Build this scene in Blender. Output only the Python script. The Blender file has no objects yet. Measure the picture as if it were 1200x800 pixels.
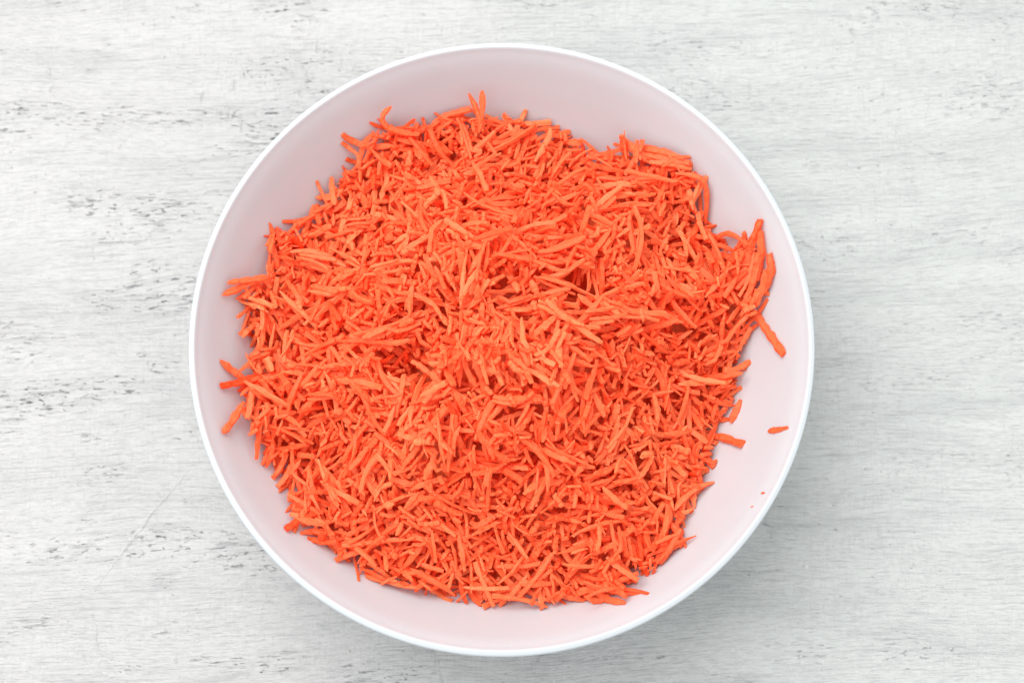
import bpy, math
import numpy as np
from mathutils import Vector

# ------------------------------------------------------------------ camera, light, exposure
scn = bpy.context.scene
col = scn.collection
MM = 0.001

cam_d = bpy.data.cameras.new('camera')
cam = bpy.data.objects.new('camera', cam_d); col.objects.link(cam); scn.camera = cam
TILT, DIST = 0.20718, 0.7065                      # almost straight down, a little from the near side
AIM = Vector((0.00426, -0.00172, 0.090))
cam.location = AIM + DIST * Vector((0, -math.sin(TILT), math.cos(TILT)))
cam.rotation_euler = (TILT, 0, 0)
cam_d.lens = 60; cam_d.sensor_width = 36; cam_d.sensor_fit = 'HORIZONTAL'
cam_d.clip_start = 0.02; cam_d.clip_end = 20
cam_d.dof.use_dof = True; cam_d.dof.focus_distance = 0.715; cam_d.dof.aperture_fstop = 9

world = bpy.data.worlds.new('World'); scn.world = world; world.use_nodes = True
bg = world.node_tree.nodes['Background']
bg.inputs['Color'].default_value = (0.985, 0.99, 1.0, 1); bg.inputs['Strength'].default_value = 0.89

def area(name, loc, aim, sx, sy, power, colour):
    l = bpy.data.lights.new(name, 'AREA'); l.shape = 'RECTANGLE'; l.size = sx; l.size_y = sy
    l.energy = power; l.color = colour
    o = bpy.data.objects.new(name, l); col.objects.link(o); o.location = loc
    o.rotation_euler = (Vector(aim) - Vector(loc)).to_track_quat('-Z', 'Y').to_euler()
    return o
area('window_light', (-0.50, 0.48, 1.60), (0, 0, 0.05), 1.25, 1.25, 26, (1.0, 0.98, 0.96))

scn.view_settings.view_transform = 'Standard'; scn.view_settings.look = 'None'
scn.view_settings.exposure = 0.42; scn.view_settings.gamma = 1.0
scn.view_settings.use_curve_mapping = False
scn.cycles.use_denoising = True
scn.cycles.max_bounces = 16; scn.cycles.diffuse_bounces = 12; scn.cycles.transmission_bounces = 12
scn.cycles.use_adaptive_sampling = True; scn.cycles.adaptive_threshold = 0.02

rng = np.random.default_rng(20)

# ------------------------------------------------------------------ helpers
class Nodes:
    def __init__(self, name):
        self.m = bpy.data.materials.new(name); self.m.use_nodes = True
        self.t = self.m.node_tree; self.t.nodes.clear()
        self.out = self.n('ShaderNodeOutputMaterial'); self.p = self.n('ShaderNodeBsdfPrincipled')
        self.l(self.p.outputs[0], self.out.inputs['Surface'])
    def n(self, k, **kw):
        x = self.t.nodes.new(k)
        for a, v in kw.items(): setattr(x, a, v)
        return x
    def l(self, a, b): self.t.links.new(a, b)
    def put(self, sock, v):
        if hasattr(v, 'links') or isinstance(v, bpy.types.NodeSocket): self.l(v, sock)
        else: sock.default_value = v
    def mapping(self, vec, scale, rot=0.0, loc=(0, 0, 0)):
        x = self.n('ShaderNodeMapping'); self.l(vec, x.inputs['Vector'])
        x.inputs['Scale'].default_value = scale; x.inputs['Rotation'].default_value = (0, 0, rot)
        x.inputs['Location'].default_value = loc
        return x.outputs[0]
    def noise(self, vec, scale, detail=3.0, rough=0.55, dist=0.0):
        x = self.n('ShaderNodeTexNoise'); self.l(vec, x.inputs['Vector'])
        x.inputs['Scale'].default_value = scale; x.inputs['Detail'].default_value = detail
        x.inputs['Roughness'].default_value = rough; x.inputs['Distortion'].default_value = dist
        return x.outputs['Fac']
    def ramp(self, v, lo, hi, a=0.0, b=1.0):
        x = self.n('ShaderNodeMapRange'); x.interpolation_type = 'SMOOTHSTEP'
        self.put(x.inputs['Value'], v)
        for k, val in (('From Min', lo), ('From Max', hi), ('To Min', a), ('To Max', b)):
            x.inputs[k].default_value = val
        return x.outputs[0]
    def math(self, op, a, b=0.0):
        x = self.n('ShaderNodeMath', operation=op); self.put(x.inputs[0], a); self.put(x.inputs[1], b)
        return x.outputs[0]
    def mix(self, f, a, b):
        x = self.n('ShaderNodeMix', data_type='RGBA'); self.put(x.inputs[0], f)
        for s, v in ((x.inputs[6], a), (x.inputs[7], b)):
            self.put(s, v if not isinstance(v, tuple) else (*v[:3], 1))
        return x.outputs[2]
    def vadd(self, a, b):
        x = self.n('ShaderNodeVectorMath', operation='ADD'); self.l(a, x.inputs[0]); self.l(b, x.inputs[1])
        return x.outputs[0]
    def bump(self, h, dist, strength=1.0):
        x = self.n('ShaderNodeBump'); self.l(h, x.inputs['Height'])
        x.inputs['Distance'].default_value = dist; x.inputs['Strength'].default_value = strength
        return x.outputs[0]

def mesh_obj(name, verts, faces, mat, parent=None, smooth=True):
    me = bpy.data.meshes.new(name); me.from_pydata([tuple(v) for v in verts], [], faces); me.update()
    if smooth: me.polygons.foreach_set('use_smooth', [True] * len(me.polygons))
    me.materials.append(mat)
    o = bpy.data.objects.new(name, me); col.objects.link(o); o.parent = parent
    return o

def tag(o, label=None, cat=None, group=None, kind=None):
    for k, v in (('label', label), ('category', cat), ('group', group), ('kind', kind)):
        if v: o[k] = v
    return o

# ------------------------------------------------------------------ materials
def table_material():
    N = Nodes('white_washed_wood'); tc = N.n('ShaderNodeTexCoord').outputs['Object']
    # slow sideways wander so that the grain flows instead of running dead straight
    wn = N.n('ShaderNodeTexNoise'); N.l(N.mapping(tc, (2.2, 5.0, 1)), wn.inputs['Vector'])
    wn.inputs['Scale'].default_value = 2.2; wn.inputs['Detail'].default_value = 2
    ws = N.n('ShaderNodeVectorMath', operation='MULTIPLY'); N.l(wn.outputs['Color'], ws.inputs[0]); ws.inputs[1].default_value = (0.0, 0.030, 0)
    v = N.vadd(tc, ws.outputs[0])
    v = N.mapping(v, (1, 1, 1), math.radians(-2))
    side = N.n('ShaderNodeSeparateXYZ'); N.l(tc, side.inputs[0])
    right = N.ramp(side.outputs['X'], -0.10, 0.14)                       # smoother, greyer paint on that half of the board
    broad = N.noise(N.mapping(v, (1.0, 6.5, 1)), 7.0, 4, 0.6)            # worn bands
    blotch = N.noise(N.mapping(v, (1, 1.6, 1), 0, (3, 1, 0)), 9.0, 3, 0.5)
    grain = N.noise(N.mapping(v, (1.0, 20.0, 1)), 34.0, 5, 0.62)         # brush and grain lines
    fine = N.noise(N.mapping(v, (1.0, 9.0, 1), 0.05, (1, 2, 0)), 130.0, 3, 0.6)
    weave = N.noise(N.mapping(tc, (9.0, 1.0, 1), 0, (5, 2, 0)), 95.0, 2, 0.5)
    # paint missing in short dashes along the grain
    d1 = N.noise(N.mapping(v, (1.0, 4.6, 1), 0.06, (7, 3, 0)), 180.0, 5, 0.62, 0.6)
    d2 = N.noise(N.mapping(v, (1.0, 9.0, 1), 0.10, (2, 9, 0)), 60.0, 4, 0.7)
    where = N.ramp(N.noise(N.mapping(v, (1, 3.0, 1), 0, (4, 4, 0)), 15.0, 3, 0.6), 0.49, 0.68)
    dash = N.math('MULTIPLY', N.ramp(d1, 0.60, 0.67), where)
    thin = N.math('MULTIPLY', N.ramp(d2, 0.54, 0.68), where)
    dash = N.math('MULTIPLY', dash, N.ramp(right, 0, 1, 1.0, 0.30))
    thin = N.math('MULTIPLY', thin, N.ramp(right, 0, 1, 0.62, 0.25))
    # a few short columns of flecks where the brush crossed the grain
    d3 = N.noise(N.mapping(tc, (6.0, 1.0, 1), 0, (3, 8, 0)), 75.0, 3, 0.6)
    w3 = N.ramp(N.noise(N.mapping(tc, (7.0, 1.4, 1), 0, (9, 6, 0)), 7.0, 1, 0.5), 0.665, 0.70)
    dash = N.math('MAXIMUM', dash, N.math('MULTIPLY', N.math('MULTIPLY', N.ramp(d3, 0.58, 0.68), w3), N.ramp(right, 0, 1, 0.22, 0.1)))
    # small specks anywhere
    sp = N.noise(N.mapping(tc, (1, 1.8, 1), 0.2, (11, 5, 0)), 250.0, 2, 0.5)
    speck = N.math('MULTIPLY', N.ramp(sp, 0.68, 0.74), N.ramp(blotch, 0.45, 0.6))
    c = N.mix(right, (0.490, 0.489, 0.485), (0.486, 0.506, 0.494))
    worn = N.math('MULTIPLY', N.ramp(broad, 0.46, 0.74), N.ramp(right, 0, 1, 0.32, 0.44))
    c = N.mix(worn, c, (0.34, 0.36, 0.355))
    gl = N.math('MULTIPLY', N.ramp(grain, 0.48, 0.66), N.ramp(broad, 0.38, 0.62, 0.16, 0.48))
    c = N.mix(gl, c, (0.30, 0.31, 0.31))
    c = N.mix(N.ramp(fine, 0.49, 0.66, 0, 0.42), c, (0.33, 0.34, 0.34))
    c = N.mix(N.math('MULTIPLY', N.ramp(weave, 0.46, 0.66, 0, 0.28), N.ramp(blotch, 0.45, 0.6)), c, (0.385, 0.39, 0.39))
    c = N.mix(N.math('MULTIPLY', thin, 0.8), c, (0.27, 0.275, 0.29))
    c = N.mix(N.math('MULTIPLY', dash, 0.85), c, (0.13, 0.135, 0.155))
    c = N.mix(N.math('MULTIPLY', speck, 0.7), c, (0.22, 0.21, 0.20))
    N.l(c, N.p.inputs['Base Color'])
    N.put(N.p.inputs['Roughness'], N.ramp(broad, 0.3, 0.7, 0.48, 0.66))
    N.p.inputs['Specular IOR Level'].default_value = 0.3
    h = N.math('ADD', N.math('MULTIPLY', grain, 0.8), N.math('MULTIPLY', fine, 0.55))
    h = N.math('ADD', h, N.math('MULTIPLY', weave, 0.2))
    h = N.math('SUBTRACT', h, N.math('MULTIPLY', dash, 0.9))
    h = N.math('SUBTRACT', h, N.math('MULTIPLY', thin, 0.5))
    N.l(N.bump(h, 0.0014, 1.0), N.p.inputs['Normal'])
    return N.m

def bowl_material():
    N = Nodes('white_glaze'); tc = N.n('ShaderNodeTexCoord').outputs['Object']
    f = N.noise(tc, 30.0, 3, 0.5)
    N.l(N.mix(N.ramp(f, 0.35, 0.7), (0.492, 0.530, 0.553), (0.480, 0.517, 0.540)), N.p.inputs['Base Color'])
    N.put(N.p.inputs['Roughness'], N.ramp(f, 0.3, 0.7, 0.30, 0.38))
    N.p.inputs['Specular IOR Level'].default_value = 0.4
    N.l(N.bump(N.noise(tc, 12.0, 2, 0.5), 0.0006, 0.25), N.p.inputs['Normal'])
    return N.m

def carrot_material():
    N = Nodes('raw_carrot'); tc = N.n('ShaderNodeTexCoord').outputs['Object']
    at = N.n('ShaderNodeAttribute', attribute_name='tone').outputs['Fac']
    m1 = N.noise(tc, 420.0, 3, 0.6)
    m2 = N.noise(tc, 1300.0, 2, 0.6)
    k = N.math('ADD', at, N.math('MULTIPLY', N.math('SUBTRACT', m1, 0.5), 0.55))
    x = N.n('ShaderNodeValToRGB'); N.l(k, x.inputs[0])
    e = x.color_ramp.elements
    e[0].position = 0.0; e[0].color = (0.985, 0.125, 0.032, 1)
    e[1].position = 1.0; e[1].color = (0.99, 0.37, 0.150, 1)
    q = e.new(0.5); q.color = (0.99, 0.245, 0.088, 1)
    N.l(x.outputs[0], N.p.inputs['Base Color'])
    N.put(N.p.inputs['Roughness'], N.ramp(m2, 0.3, 0.7, 0.34, 0.52))
    N.p.inputs['Specular IOR Level'].default_value = 0.30
    h = N.math('ADD', N.math('MULTIPLY', m1, 1.0), N.math('MULTIPLY', m2, 0.5))
    bn = N.bump(h, 0.0006, 0.7); N.l(bn, N.p.inputs['Normal'])
    tr = N.n('ShaderNodeBsdfTranslucent'); N.l(x.outputs[0], tr.inputs['Color']); N.l(bn, tr.inputs['Normal'])   # thin moist flesh lets light through
    ms = N.n('ShaderNodeMixShader'); ms.inputs[0].default_value = 0.50
    N.l(N.p.outputs[0], ms.inputs[1]); N.l(tr.outputs[0], ms.inputs[2]); N.l(ms.outputs[0], N.out.inputs['Surface'])
    return N.m

def paint_material():
    N = Nodes('dried_white_paint'); f = N.noise(N.n('ShaderNodeTexCoord').outputs['Object'], 300.0, 2, 0.5)
    N.l(N.mix(f, (0.46, 0.47, 0.465), (0.52, 0.525, 0.52)), N.p.inputs['Base Color']); N.p.inputs['Roughness'].default_value = 0.5
    return N.m
M_PAINT = paint_material()
M_TABLE, M_BOWL, M_CARROT = table_material(), bowl_material(), carrot_material()

# ------------------------------------------------------------------ the table board
def board():
    x0, x1, y0, y1, t = -0.75, 0.75, -0.55, 0.60, 0.025
    v = [(x, y, z) for z in (-t, 0) for x, y in ((x0, y0), (x1, y0), (x1, y1), (x0, y1))]
    f = [(3, 2, 1, 0), (4, 5, 6, 7), (0, 1, 5, 4), (1, 2, 6, 5), (2, 3, 7, 6), (3, 0, 4, 7)]
    o = mesh_obj('tabletop', v, f, M_TABLE, smooth=False)
    tag(o, 'white-washed wooden tabletop with grey grain and dark flecks under the bowl', 'tabletop', kind='structure')
    # a raised seam of dried paint and a paint blob, both part of the painted surface
    def ridge(pts, w, hgt):
        P = np.array(pts) * MM; T = np.gradient(P, axis=0); T /= np.linalg.norm(T, axis=1)[:, None]
        S = np.stack([-T[:, 1], T[:, 0]], 1); n = len(P); vs, fs = [], []
        wd = w * MM * np.sin(np.linspace(0.12, math.pi - 0.12, n)) * rng.uniform(0.6, 1.3, n)
        for i in range(n):
            for a in (-1, -0.5, 0, 0.5, 1):
                q = P[i] + S[i] * a * wd[i]
                vs.append((q[0], q[1], hgt * MM * (1 - a * a) * wd[i] / (w * MM) - 0.00005))
        for i in range(n - 1):
            for k in range(4): fs.append((i * 5 + k, (i + 1) * 5 + k, (i + 1) * 5 + k + 1, i * 5 + k + 1))
        return mesh_obj('paint_ridge', vs, fs, M_TABLE, o)
    def dense(pts, m=26):
        P = np.array(pts, float); u = np.linspace(0, 1, len(P)); q = np.linspace(0, 1, m)
        return np.stack([np.interp(q, u, P[:, 0]), np.interp(q, u, P[:, 1])], 1) + rng.normal(0, 0.18, (m, 2))
    ridge(dense([(-141, -38), (-147.7, -47.3), (-160.8, -63.1), (-171.9, -78.8), (-182.8, -94.3), (-188.2, -104)]), 0.9, 0.55)
    ridge(dense([(-187, -107), (-183, -115), (-184, -121), (-180, -126)], 12), 0.8, 0.6)
    vs, fs = [(138.2 * MM, -87.3 * MM, 0.0009)], []
    for k in range(3):
        for j in range(12):
            a = j / 12 * 2 * math.pi; r = (0.6, 1.05, 1.5)[k] * (1 + 0.15 * math.sin(a * 2 + 1)) * MM
            vs.append((138.2 * MM + r * math.cos(a) * 0.75 - r * 0.3 * math.sin(a), -87.3 * MM + r * math.sin(a), (0.00075, 0.0004, -0.0001)[k]))
    for j in range(12):
        fs.append((0, 1 + j, 1 + (j + 1) % 12))
        for k in range(2):
            a, b = 1 + k * 12, 13 + k * 12
            fs.append((a + j, b + j, b + (j + 1) % 12, a + (j + 1) % 12))
    mesh_obj('paint_blob', vs, fs, M_PAINT, o)
board()

# ------------------------------------------------------------------ the bowl
INNER = np.array([(0, 12), (30, 12.6), (50, 15), (68, 21), (84, 31), (98, 44), (109, 58), (117, 71), (123, 82), (126.2, 87.2)], float)
def smooth_profile(P, k=5):
    # Catmull-Rom through the points
    out = []
    Q = np.vstack([2 * P[0] - P[1], P, 2 * P[-1] - P[-2]])
    for i in range(1, len(Q) - 2):
        for t in np.linspace(0, 1, k, endpoint=False):
            a, b, c, d = Q[i - 1:i + 3]
            out.append(0.5 * (2 * b + (c - a) * t + (2 * a - 5 * b + 4 * c - d) * t * t + (3 * b - a - 3 * c + d) * t ** 3))
    out.append(P[-1]); return np.array(out)
PROF = smooth_profile(INNER)
def bowl_z(r): return np.where(r > 126.2, 87.2 + (r - 126.2) * 2.0, np.interp(r, PROF[:, 0], PROF[:, 1]))

def lathe(name, prof, mat, parent, seg=160, closed=False):
    n = len(prof); vs = []; fs = []
    for j in range(seg):
        a = 2 * math.pi * j / seg; ca, sa = math.cos(a), math.sin(a)
        vs += [(p[0] * MM * ca, p[0] * MM * sa, p[1] * MM) for p in prof]
    for j in range(seg):
        b = ((j + 1) % seg) * n; a = j * n
        for i in range(n if closed else n - 1):
            k = (i + 1) % n
            fs.append((a + i, b + i, b + k, a + k))
    return mesh_obj(name, vs, fs, mat, parent)

bowl = bpy.data.objects.new('mixing_bowl', None); col.objects.link(bowl)
tag(bowl, 'large round white mixing bowl filled with grated carrot', 'bowl')
inner = PROF.copy(); inner[0, 0] = 0.15
tng = np.gradient(PROF, axis=0); tng /= np.linalg.norm(tng, axis=1)[:, None]
outer = PROF + np.stack([tng[:, 1], -tng[:, 0]], 1) * 3.0
outer = outer[outer[:, 0] > 47][::-1]
outer = [tuple(p) for p in outer if p[1] > 6]
body = [tuple(p) for p in inner] + [(126.36, 87.46), (126.42, 87.5), (128.0, 87.3)] + outer + [(50, 8.5), (0.15, 8.5)]
lathe('body', body, M_BOWL, bowl, closed=False)
foot = [(47.5, 9.5), (52.5, 9.8), (53.2, 6), (52.6, 1.2), (51.6, 0.2), (49.5, 0.2), (48.4, 1.2), (47.6, 5)]
lathe('foot_ring', foot, M_BOWL, bowl, closed=True)
rim = [(126.14, 87.14), (126.5, 87.75), (126.95, 88.6), (127.35, 89.3), (127.8, 89.7), (128.25, 89.7), (128.6, 89.45),
       (128.9, 89.25), (129.25, 89.15), (129.6, 88.8), (129.9, 88.2), (130.0, 87.4), (129.8, 86.6), (129.2, 85.6), (127.6, 83.9)]
lathe('rim', rim, M_BOWL, bowl, seg=200)

# ------------------------------------------------------------------ grated carrot: shreds dropped one by one on the heap
EDGE = np.array([(-12.9, 109), (4.3, 108.1), (23.4, 103.1), (42.7, 95.0), (55.6, 94.3), (75.6, 85.7), (86.4, 77.1), (90.4, 58.6),
    (98.2, 48.9), (108.9, 48.0), (114.0, 34.7), (111.0, 15.1), (105.8, 2.0), (102.0, -16.3), (94.0, -32.5), (89.2, -51.9),
    (79.4, -68.8), (76.0, -84.6), (64.3, -99.3), (48.3, -107.1), (25.8, -107.3), (4.3, -109.2), (-17.3, -108.3), (-38.8, -103.8),
    (-53.1, -98.6), (-67.6, -89.7), (-81.9, -79.2), (-89.9, -66.2), (-92.8, -54.5), (-104.9, -40.9), (-112.5, -36.5), (-113.7, -16.6),
    (-109.5, 4.5), (-112.0, 22.8), (-104.2, 35.2), (-101.8, 50.6), (-86.7, 61.8), (-75.6, 75.5), (-66.6, 88.0), (-51.2, 100.9),
    (-37.7, 103.0), (-26.3, 106.3)])
G, S0 = 0.5, 132.0                                     # grid cell and half width, mm
NG = int(2 * S0 / G)
ax = -S0 + G * (np.arange(NG) + 0.5)
GX, GY = np.meshgrid(ax, ax, indexing='ij')
BZ = bowl_z(np.hypot(GX, GY))
# signed distance to the outline of the heap (positive inside)
dist = np.full(GX.shape, 1e9); inside = np.zeros(GX.shape, bool)
for (x0, y0), (x1, y1) in zip(EDGE, np.roll(EDGE, -1, 0)):
    dx, dy = x1 - x0, y1 - y0
    t = np.clip(((GX - x0) * dx + (GY - y0) * dy) / (dx * dx + dy * dy), 0, 1)
    dist = np.minimum(dist, np.hypot(GX - x0 - t * dx, GY - y0 - t * dy))
    if y0 != y1:
        inside ^= ((y0 > GY) != (y1 > GY)) & (GX < dx * (GY - y0) / dy + x0)
dist = np.where(inside, dist, -dist)
rr = np.hypot(GX, GY)
mound = 96.0 - 24.0 * (rr / 112.0) ** 2.2
for cx, cy, r, a in ((-80, 22, 20, 4), (-38, -14, 15, -9), (-73, -50, 17, -10), (36, 24, 13, -9), (-10, 44, 22, 5), (62, 30, 20, 5),
                     (4, -24, 24, 4), (-31, -70, 20, 2), (-2, -92, 12, -6), (92, -10, 15, -9), (-48, 52, 12, -5), (20, 88, 14, -6),
                     (30, -66, 18, 3), (8, 10, 10, -4), (70, -40, 14, 2), (-98, -12, 12, -7), (84, 52, 9, -7), (-58, 80, 14, 3),
                     (48, -12, 10, -4), (-20, 16, 9, -4), (55, -80, 10, -4), (-60, -22, 8, 4), (0, 75, 10, 3), (-95, 10, 9, -5)):
    mound += 1.4 * a * np.exp(-((GX - cx) ** 2 + (GY - cy) ** 2) / (r * r))
for sc, amp in ((30.0, 4.5), (11.0, 5.0)):           # clods of shreds that clung together
    n = int(2 * S0 / sc) + 3; g = rng.normal(0, 1, (n, n)); q = (ax + S0) / sc; i0 = q.astype(int); f = q - i0; f = f * f * (3 - 2 * f)
    gx = g[i0] * (1 - f)[:, None] + g[i0 + 1] * f[:, None]
    mound += amp * (gx[:, i0] * (1 - f) + gx[:, i0 + 1] * f)
slope = BZ + 3.5 + 1.25 * np.maximum(dist, 0)
kk = 4.0
TARGET = -kk * np.logaddexp(-slope / kk, -mound / kk)
TARGET = np.where(dist > 0, np.maximum(TARGET, BZ), BZ)
CORE = np.where(dist > 3, np.maximum(TARGET - 10.0, BZ - 1.0), BZ - 1.0)
H = np.maximum(BZ, CORE).copy()
ID = np.full(H.shape, -1, np.int32)

NP_, NR = 11, 6
U = np.linspace(-0.5, 0.5, NP_)
BGRID = np.linspace(-1.7, 1.7, 35)
shreds = []                                            # (centre line, width, thickness, ends, ...)

def cell(x, y):
    return (np.clip(((x + S0) / G).astype(int), 0, NG - 1), np.clip(((y + S0) / G).astype(int), 0, NG - 1))

def rasterise(C, w, t, k):
    m = max(8, int(np.hypot(C[-1, 0] - C[0, 0], C[-1, 1] - C[0, 1]) / 0.3))
    q = np.linspace(0, NP_ - 1, m); base = np.arange(NP_)
    X, Y, Z = (np.interp(q, base, C[:, i]) for i in range(3))
    TX, TY = np.gradient(X), np.gradient(Y); L = np.hypot(TX, TY) + 1e-9
    for s in np.arange(-0.5, 0.501, 0.4 / w):
        i, j = cell(X - TY / L * s * w, Y + TX / L * s * w)
        top = Z + 0.5 * t * math.sqrt(max(0.0, 1 - 1.6 * s * s))
        up = top > H[i, j]
        i, j, top = i[up], j[up], top[up]
        H[i, j] = top; ID[i, j] = k

def drop(x, y, yaw, L, w, t, kap, mode):
    a = yaw + kap * U * L + np.cumsum(rng.normal(0, 0.05, NP_)) + (rng.normal(0, 0.5) * (U > rng.uniform(-0.3, 0.3)) if rng.random() < 0.15 else 0)
    step = L / (NP_ - 1)
    cx = np.cumsum(np.cos(a)) * step; cy = np.cumsum(np.sin(a)) * step
    cx -= cx.mean(); cy -= cy.mean()
    pitch = 0.0
    def samples(c):
        X, Y = x + cx * c, y + cy * c
        nx, ny = -np.sin(a) * 0.36 * w, np.cos(a) * 0.36 * w
        h = H[cell(X, Y)]
        h = np.maximum(h, np.maximum(H[cell(X + nx, Y + ny)], H[cell(X - nx, Y - ny)]) - 0.25 * t)
        return X, Y, h
    X, Y, h = samples(1.0)
    s = U * L
    cost = (h[None] - BGRID[:, None] * s[None]).max(1) + 0.25 * np.abs(BGRID)
    b = BGRID[cost.argmin()]
    if mode == 'poke':
        b = float(np.clip(b + rng.choice((-1, 1)) * rng.uniform(0.5, 1.5), -2.2, 2.2))
    elif mode == 'lean':
        b = float(np.clip(b + rng.normal(0, 0.28), -1.8, 1.8))
    c = math.cos(math.atan(b)); X, Y, h = samples(c); s = U * L * c
    a0 = (h - b * s).max()
    if mode == 'poke':
        a0 = np.quantile(h - b * s, 0.50)
    elif mode == 'lean':
        a0 = np.quantile(h - b * s, 0.72)
    else:
        a0 = np.quantile(h - b * s, 0.86)
    line = a0 + b * s
    hs = np.convolve(np.pad(h, 2, mode='edge'), np.ones(5) / 5, 'valid')
    flex = 0.0 if mode == 'poke' else min(0.38, 0.016 * L)
    Z = line * (1 - flex) + np.maximum(hs, line - 3.0) * flex
    Z = Z + 0.5 * t * 0.9
    Z = np.maximum(Z, bowl_z(np.hypot(X, Y)) + 0.65 * t)
    return np.stack([X, Y, Z], 1)

def emit(C, w, t, e0=None, e1=None, tone=None):
    k = len(shreds)
    shreds.append((C, w, t, rng.choice((rng.uniform(0.7, 1.05), rng.uniform(0.25, 0.6))) if e0 is None else e0, rng.choice((rng.uniform(0.7, 1.05), rng.uniform(0.25, 0.6))) if e1 is None else e1,
                   float(np.clip(rng.normal(0.48, 0.2), 0, 1)) if tone is None else tone))
    rasterise(C, w, t, k)
    return k

ok = np.argwhere(dist > 2.0)
def spot(n=9):
    c = ok[rng.integers(0, len(ok), n)]
    i, j = c[:, 0], c[:, 1]
    hh = np.mean([H[np.clip(i + a, 0, NG - 1), np.clip(j + b, 0, NG - 1)] for a, b in ((0, 0), (4, 0), (-4, 0), (0, 4), (0, -4), (5, 5), (-5, 5), (5, -5), (-5, -5))], axis=0)
    d = TARGET[i, j] - hh
    m = d.argmax()
    return i[m], j[m], d[m]

fails = 0
while len(shreds) < 14000 and fails < 260:
    i, j, d = spot()
    if d < 1.3:
        fails += 1; continue
    bundle = 1 if rng.random() < 0.62 else int(rng.integers(3, 7))
    yaw0 = rng.uniform(0, 2 * math.pi); tone0 = 0.5 + 0.16 * math.sin(ax[i] * 0.055 + 1.0) * math.cos(ax[j] * 0.06) + rng.normal(0, 0.1)
    for _ in range(bundle):
        x, y = ax[i] + rng.normal(0, 0.3 + 1.5 * (bundle > 1)), ax[j] + rng.normal(0, 0.3 + 1.5 * (bundle > 1))
        yaw = yaw0 + rng.normal(0, 0.22)
        u = rng.random()
        L = rng.uniform(3, 8) if u < 0.28 else (rng.uniform(8, 17) if u < 0.76 else (rng.uniform(17, 24) if u < 0.97 else rng.uniform(24, 30)))
        w = float(np.clip(rng.normal(1.95, 0.42), 1.0, 2.9)); t = w * rng.uniform(0.42, 0.85)
        ci, cj = cell(np.array([x]), np.array([y])); dd = dist[ci[0], cj[0]]
        if dd < L * 0.42:                               # at the edge the shreds mostly lie along the heap
            ci, cj = cell(np.array([x - 2., x + 2., x, x]), np.array([y, y, y - 2., y + 2.]))
            g = math.atan2(dist[ci[3], cj[3]] - dist[ci[2], cj[2]], dist[ci[1], cj[1]] - dist[ci[0], cj[0]])
            if rng.random() < 0.52: yaw = g + math.pi / 2 + rng.normal(0, 0.45)
            else: L = min(L, 13)
            if dd < 1: continue
        m = rng.random(); mode = 'poke' if m < 0.25 else ('lean' if m < 0.62 else 'lie')
        C = drop(x, y, yaw, L, w, t, rng.normal(0, 0.018), mode)
        if C[:, 2].max() > TARGET[i, j] + 9: continue
        emit(C, w, t, None, None, float(np.clip(tone0 + rng.normal(0, 0.15), 0, 1)))
for _ in range(2200):                                   # crumbs and short ends that fell into the hollows
    i, j, d = spot(5)
    L = rng.uniform(2.5, 8.5); w = rng.uniform(0.9, 1.9)
    if dist[i, j] < 3: continue
    C = drop(ax[i] + rng.normal(0, 0.3), ax[j] + rng.normal(0, 0.3), rng.uniform(0, 6.28), L, w, w * 0.75, rng.normal(0, 0.03), 'lean' if rng.random() < 0.6 else 'lie')
    if C[:, 2].max() < TARGET[i, j] + 4: emit(C, w, w * 0.75)
N_AUTO = len(shreds)

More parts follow.
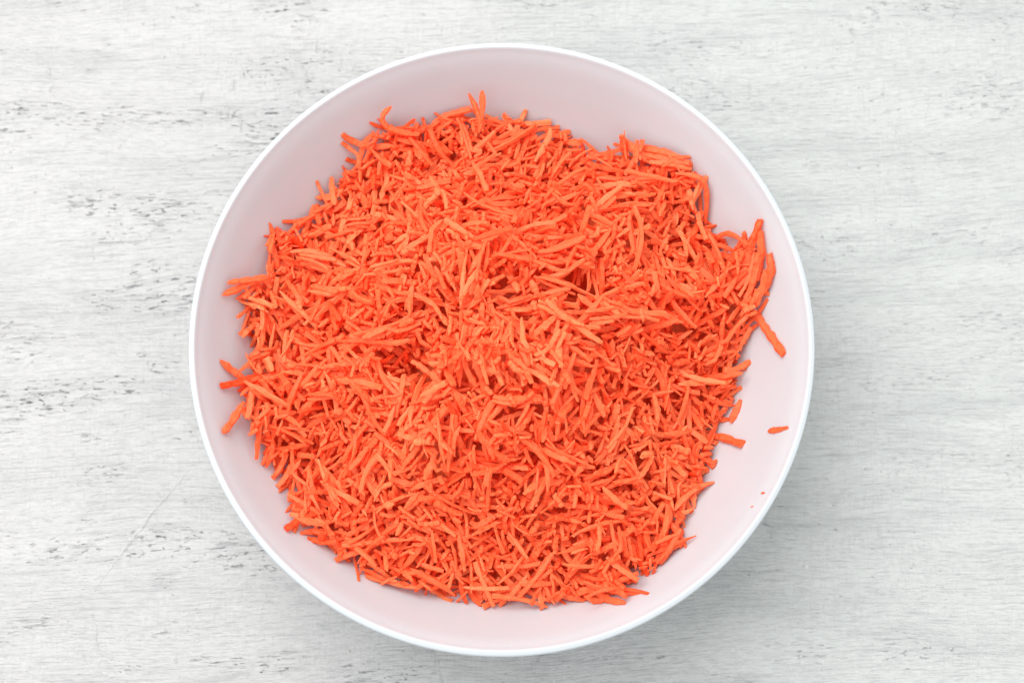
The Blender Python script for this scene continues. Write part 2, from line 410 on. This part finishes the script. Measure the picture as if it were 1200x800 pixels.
# shreds with a place of their own (centre lines in mm)
HOOK = ('long hooked carrot shred curling up from the edge of the heap', 2.6, [(-36.6, 95.2, 68), (-47.6, 95.8, 72), (-53.1, 98.1, 75.2), (-51.8, 102.2, 79.1), (-48.2, 104.6, 78.0)])
OWN = [HOOK,
  ('carrot shred leaning outwards, one of two forming a V-shaped prong at the heap edge', 2.4, [(-8.6, 97.3, 68), (-11.5, 106.4, 72), (-14.5, 111.6, 74.8)]),
  ('upright carrot shred, straight one of two forming a V-shaped prong at the heap edge', 2.6, [(-10.2, 96.6, 68), (-8.5, 106.3, 72), (-8.8, 112.4, 76.0)]),
  ('thin carrot shred bent over the heap edge and dangling down the bowl wall', 2.2, [(75.4, 76.4, 72), (84.0, 75.2, 75), (88.1, 73.0, 74.7), (89.3, 65.6, 66), (89.2, 57.6, 58.4)]),
  ('arched carrot shred bridging the notch beside the clump on the bowl wall', 2.6, [(90.5, 48.4, 56), (94.7, 51.3, 63.3), (99.1, 50.6, 69.7), (104.6, 45.1, 71.9)]),
  ('loose flat carrot strip lying alone on the bowl wall, long and square-ended', 3.6, [(110.1, 14.6, 63.6), (114.3, 6.2, 68.8), (118.7, -4.3, 76.2)]),
  ('loose short carrot shred lying on the bowl wall just clear of the heap', 3.0, [(103.0, -19.9, 53.9), (101.4, -24.3, 53.2), (98.9, -29.3, 51.8)]),
  ('loose thick carrot shred with a blunt swollen end on the bowl wall', 3.4, [(90.7, -33.8, 44.9), (96.8, -36.5, 52.9), (102.2, -40.1, 61.5)]),
  ('small pointed carrot sliver stuck high on the bare bowl wall below the rim', 2.4, [(111.9, -36.4, 72.9), (115.0, -36.9, 78.9), (118.1, -36.7, 84.2)]),
  ('tiny carrot crumb stuck to the bare bowl wall under the rim', 0.8, [(106.4, -64.0, 84.6), (106.8, -64.0, 85.3), (107.3, -64.0, 86.1)]),
  ('tiniest carrot crumb on the bare bowl wall, a mere speck', 0.6, [(102.2, -69.5, 83.4), (102.4, -69.4, 83.7), (102.7, -69.4, 84.2)]),
  ('small round carrot fragment lying alone on the bowl wall beside the heap', 2.6, [(-93.4, -50.7, 55.5), (-92.0, -51.4, 54.6), (-90.3, -52.3, 53.3)]),
  ('pointed carrot shred sticking out of the low edge of the heap onto the wall', 2.8, [(37.8, -102.3, 65.5), (43.9, -106.5, 71.5), (50.3, -107.9, 76.4)]),
  ('knob-ended carrot shred reaching out from the heap towards the bowl rim', 2.8, [(-118.3, -7.2, 75.8), (-114.9, -9.8, 72.2), (-108.4, -14.5, 67.6)]),
]
CLUMP = [(3.2, [(109.5, 52.2, 83.0), (107.6, 46.0, 78.0), (104.9, 38.4, 70.4)]), (3.2, [(109.7, 47.9, 80.9), (110.6, 39.7, 77.9), (109.3, 29.2, 71.7)]),
  (3.4, [(113.6, 38.5, 79.4), (114.3, 32.1, 78.6), (112.5, 23.2, 72.5)]), (3.0, [(107.0, 44.7, 76.2), (105.3, 37.8, 71.7), (102.9, 28.7, 66.3)]),
  (3.0, [(109.5, 38.9, 78.7), (107.8, 31.3, 74.3), (106.2, 23.6, 68.7)]), (3.2, [(112.7, 31.6, 77.0), (111.0, 24.6, 72.7), (108.4, 18.5, 67.6)]),
  (3.0, [(103.3, 41.8, 71.9), (100.9, 34.2, 67.9), (98.3, 26.9, 64.0)])]
TIPS = [(3.6, [(52.0, 96.4, 63.2), (57.1, 90.4, 65.3), (63.2, 84.3, 67.4)]), (3.2, [(61.6, 90.1, 65.2), (70.8, 86.2, 71.1), (78.7, 82.8, 73.9)]),
  (2.8, [(60.2, 86.9, 66.8), (70.3, 83.6, 70.3), (80.9, 80.7, 73.6)]), (2.6, [(64.6, 82.6, 68.8), (73.3, 80.6, 71.9), (81.8, 78.2, 72.7)]),
  (3.0, [(-117.7, 20.7, 79.2), (-111.0, 25.4, 73.8), (-103.2, 30.7, 70.3)]), (2.6, [(-115.7, 25.9, 79.4), (-108.9, 28.1, 74.6), (-100.6, 30.5, 70.0)]),
  (3.2, [(-115.1, -38.5, 82.5), (-112.6, -33.4, 77.8), (-108.9, -24.2, 72.1)]), (3.0, [(-117.4, -18.1, 77.7), (-112.1, -16.1, 71.9), (-104.6, -11.7, 67.2)]),
  (2.8, [(-89.0, -77.6, 75.3), (-84.8, -73.2, 69.9), (-77.1, -70.2, 66.0)])]
def own_line(P):
    P = np.array(P, float); d = np.r_[0, np.cumsum(np.linalg.norm(np.diff(P, axis=0), axis=1))]
    q = np.linspace(0, d[-1], NP_)
    C = np.stack([np.interp(q, d, P[:, i]) for i in range(3)], 1)
    for _ in range(2):
        C[1:-1] = 0.5 * C[1:-1] + 0.25 * (C[:-2] + C[2:])
    return C
own_ids = {}
for label, w, P in OWN:
    blunt = 'square' in label or 'blunt' in label or 'knob' in label
    k = emit(own_line(P), w, w * 0.62, 1.0 if 'square' in label else 0.45, 1.0 if blunt else 0.4, 0.45)
    own_ids[k] = (label, None)
for w, P in CLUMP:
    own_ids[emit(own_line(P), w, w * 0.65, None, None, rng.uniform(0.3, 0.55))] = ('carrot shred in the upstanding parallel bundle against the bowl wall', 'parallel carrot shreds on the bowl wall')
for w, P in TIPS:
    own_ids[emit(own_line(P), w, w * 0.65)] = ('carrot shred whose tip juts out past the edge of the heap', 'carrot shreds jutting from the heap edge')

# surfaces of all shreds at once
N = len(shreds)
C = np.array([s[0] for s in shreds]); W = np.array([s[1] for s in shreds]); T = np.array([s[2] for s in shreds])
E0 = np.array([s[3] for s in shreds]); E1 = np.array([s[4] for s in shreds]); TONE = np.array([s[5] for s in shreds])
tan = np.gradient(C, axis=1); tan /= np.linalg.norm(tan, axis=2, keepdims=True) + 1e-9
sd = np.cross(np.array([0, 0, 1.0]), tan); sd /= np.linalg.norm(sd, axis=2, keepdims=True) + 1e-9
up = np.cross(tan, sd)
roll = rng.normal(0, 0.35, N)[:, None] + rng.normal(0, 0.45, N)[:, None] * (U * 2)[None]
cr, sr = np.cos(roll)[..., None], np.sin(roll)[..., None]
A, B = sd * cr + up * sr, up * cr - sd * sr
u01 = (U + 0.5)[None]
r0 = rng.uniform(0.08, 0.35, N)[:, None]; r1 = rng.uniform(0.08, 0.35, N)[:, None]
prof = (E0[:, None] + (1 - E0[:, None]) * np.clip(u01 / r0, 0, 1)) * (E1[:, None] + (1 - E1[:, None]) * np.clip((1 - u01) / r1, 0, 1))
prof = prof * rng.uniform(0.82, 1.15, (N, NP_))
ang = np.array([0.0, 0.85, 2.29, 3.14, 3.99, 5.43])[None, None] + rng.normal(0, 0.16, (N, 1, NR))
rad = 1 + rng.normal(0, 0.10, (N, NP_, NR))
V = (C[:, :, None, :] + A[:, :, None, :] * (0.54 * W[:, None, None] * prof[..., None] * rad * np.cos(ang))[..., None]
     + B[:, :, None, :] * (0.66 * T[:, None, None] * prof[..., None] * rad * np.sin(ang))[..., None])
V[:, 0] -= tan[:, 0, None] * rng.uniform(0, 0.5, (N, NR, 1)); V[:, -1] += tan[:, -1, None] * rng.uniform(0, 0.5, (N, NR, 1))
V = V.reshape(N, NP_ * NR, 3) * MM
quads = [(i * NR + k, i * NR + (k + 1) % NR, (i + 1) * NR + (k + 1) % NR, (i + 1) * NR + k) for i in range(NP_ - 1) for k in range(NR)]
capa = tuple(range(NR))[::-1]; capb = tuple((NP_ - 1) * NR + k for k in range(NR))

def shred_mesh(name, ids, extra=None):
    n = len(ids); nv = NP_ * NR
    vs = V[ids].reshape(-1, 3); off = (np.arange(n) * nv)[:, None, None]
    q = (np.array(quads)[None] + off).reshape(-1); caps = (np.array([capa, capb])[None] + off).reshape(-1)
    tone = np.repeat(TONE[ids], nv)
    if extra is not None:
        ev, ef = extra; q = np.r_[q, (np.array(ef) + len(vs)).reshape(-1)]
        vs = np.vstack([vs, ev]); tone = np.r_[tone, np.full(len(ev), 0.4)]
    me = bpy.data.meshes.new(name)
    loops = np.r_[q, caps].astype(np.int32); nq = len(q) // 4; nc = len(caps) // NR
    me.vertices.add(len(vs)); me.vertices.foreach_set('co', vs.ravel())
    me.loops.add(len(loops)); me.loops.foreach_set('vertex_index', loops)
    me.polygons.add(nq + nc)
    me.polygons.foreach_set('loop_start', np.r_[np.arange(nq) * 4, nq * 4 + np.arange(nc) * NR].astype(np.int32))
    sm = np.zeros(nq + nc, bool)
    me.polygons.foreach_set('use_smooth', sm)
    me.update(calc_edges=True); me.validate()
    at = me.attributes.new('tone', 'FLOAT', 'POINT'); at.data.foreach_set('value', tone.astype(np.float32))
    me.materials.append(M_CARROT)
    o = bpy.data.objects.new(name, me); col.objects.link(o)
    return o

# the shreds that show most of themselves are things, the uncountable rest is one mass
seen = np.bincount(ID[ID >= 0], minlength=N)
auto = np.argsort(-seen[:N_AUTO])[:300 - len(own_ids)]
single = set(int(k) for k in auto) | set(own_ids)
rest = np.array([k for k in range(N) if k not in single])

st = 6                                                   # packed inside of the heap, under the shreds
ci = np.arange(0, NG, st); cv, cf, idx = [], [], {}
for a in ci:
    for b in ci:
        if dist[a, b] > 3:
            idx[(a, b)] = len(cv); cv.append((ax[a] * MM, ax[b] * MM, (CORE[a, b] - 0.5) * MM))
for (a, b) in list(idx):
    q = [(a, b), (a + st, b), (a + st, b + st), (a, b + st)]
    if all(p in idx for p in q): cf.append(tuple(idx[p] for p in q))
heap = shred_mesh('grated_carrot', rest, (np.array(cv), cf))
tag(heap, 'heap of finely grated orange carrot piled up inside the white bowl', 'grated carrot', kind='stuff')

for k in sorted(single):
    o = shred_mesh('carrot_shred', np.array([k]))
    c = C[k].mean(0) * MM; o.data.transform(__import__('mathutils').Matrix.Translation(-Vector(c))); o.location = c
    if k in own_ids: label, group = own_ids[k]
    else:
        ln = np.linalg.norm(np.diff(C[k], axis=0), axis=1).sum(); ch = np.linalg.norm(C[k][-1] - C[k][0])
        rise = abs(C[k][-1, 2] - C[k][0, 2]) / max(ch, 1e-6); r_ = math.hypot(*C[k].mean(0)[:2])
        size = 'long' if ln > 18 else ('medium' if ln > 12 else 'short stubby')
        form = 'bent' if ch / ln < 0.955 else 'straight'
        pose = 'standing steeply' if rise > 0.62 else ('tilted' if rise > 0.3 else 'lying flat')
        zone = 'on the crown of the heap' if r_ < 45 else ('on the slope of the heap' if r_ < 88 else 'at the heap foot by the bowl')
        if pose[:2] != 'st': size += ' thick' if W[k] > 2.4 else (' thin' if W[k] < 1.5 else '')
        if pose[:2] != 'st': size += ' pale' if TONE[k] > 0.68 else (' reddish' if TONE[k] < 0.28 else '')
        label = f'{size} {form} carrot shred {pose} {zone}'; group = f'{size} {form} shreds {pose} {zone}'
    tag(o, label, 'carrot shred', group)
print('shreds', N, 'singles', len(single), 'min seen', int(seen[auto].min()))
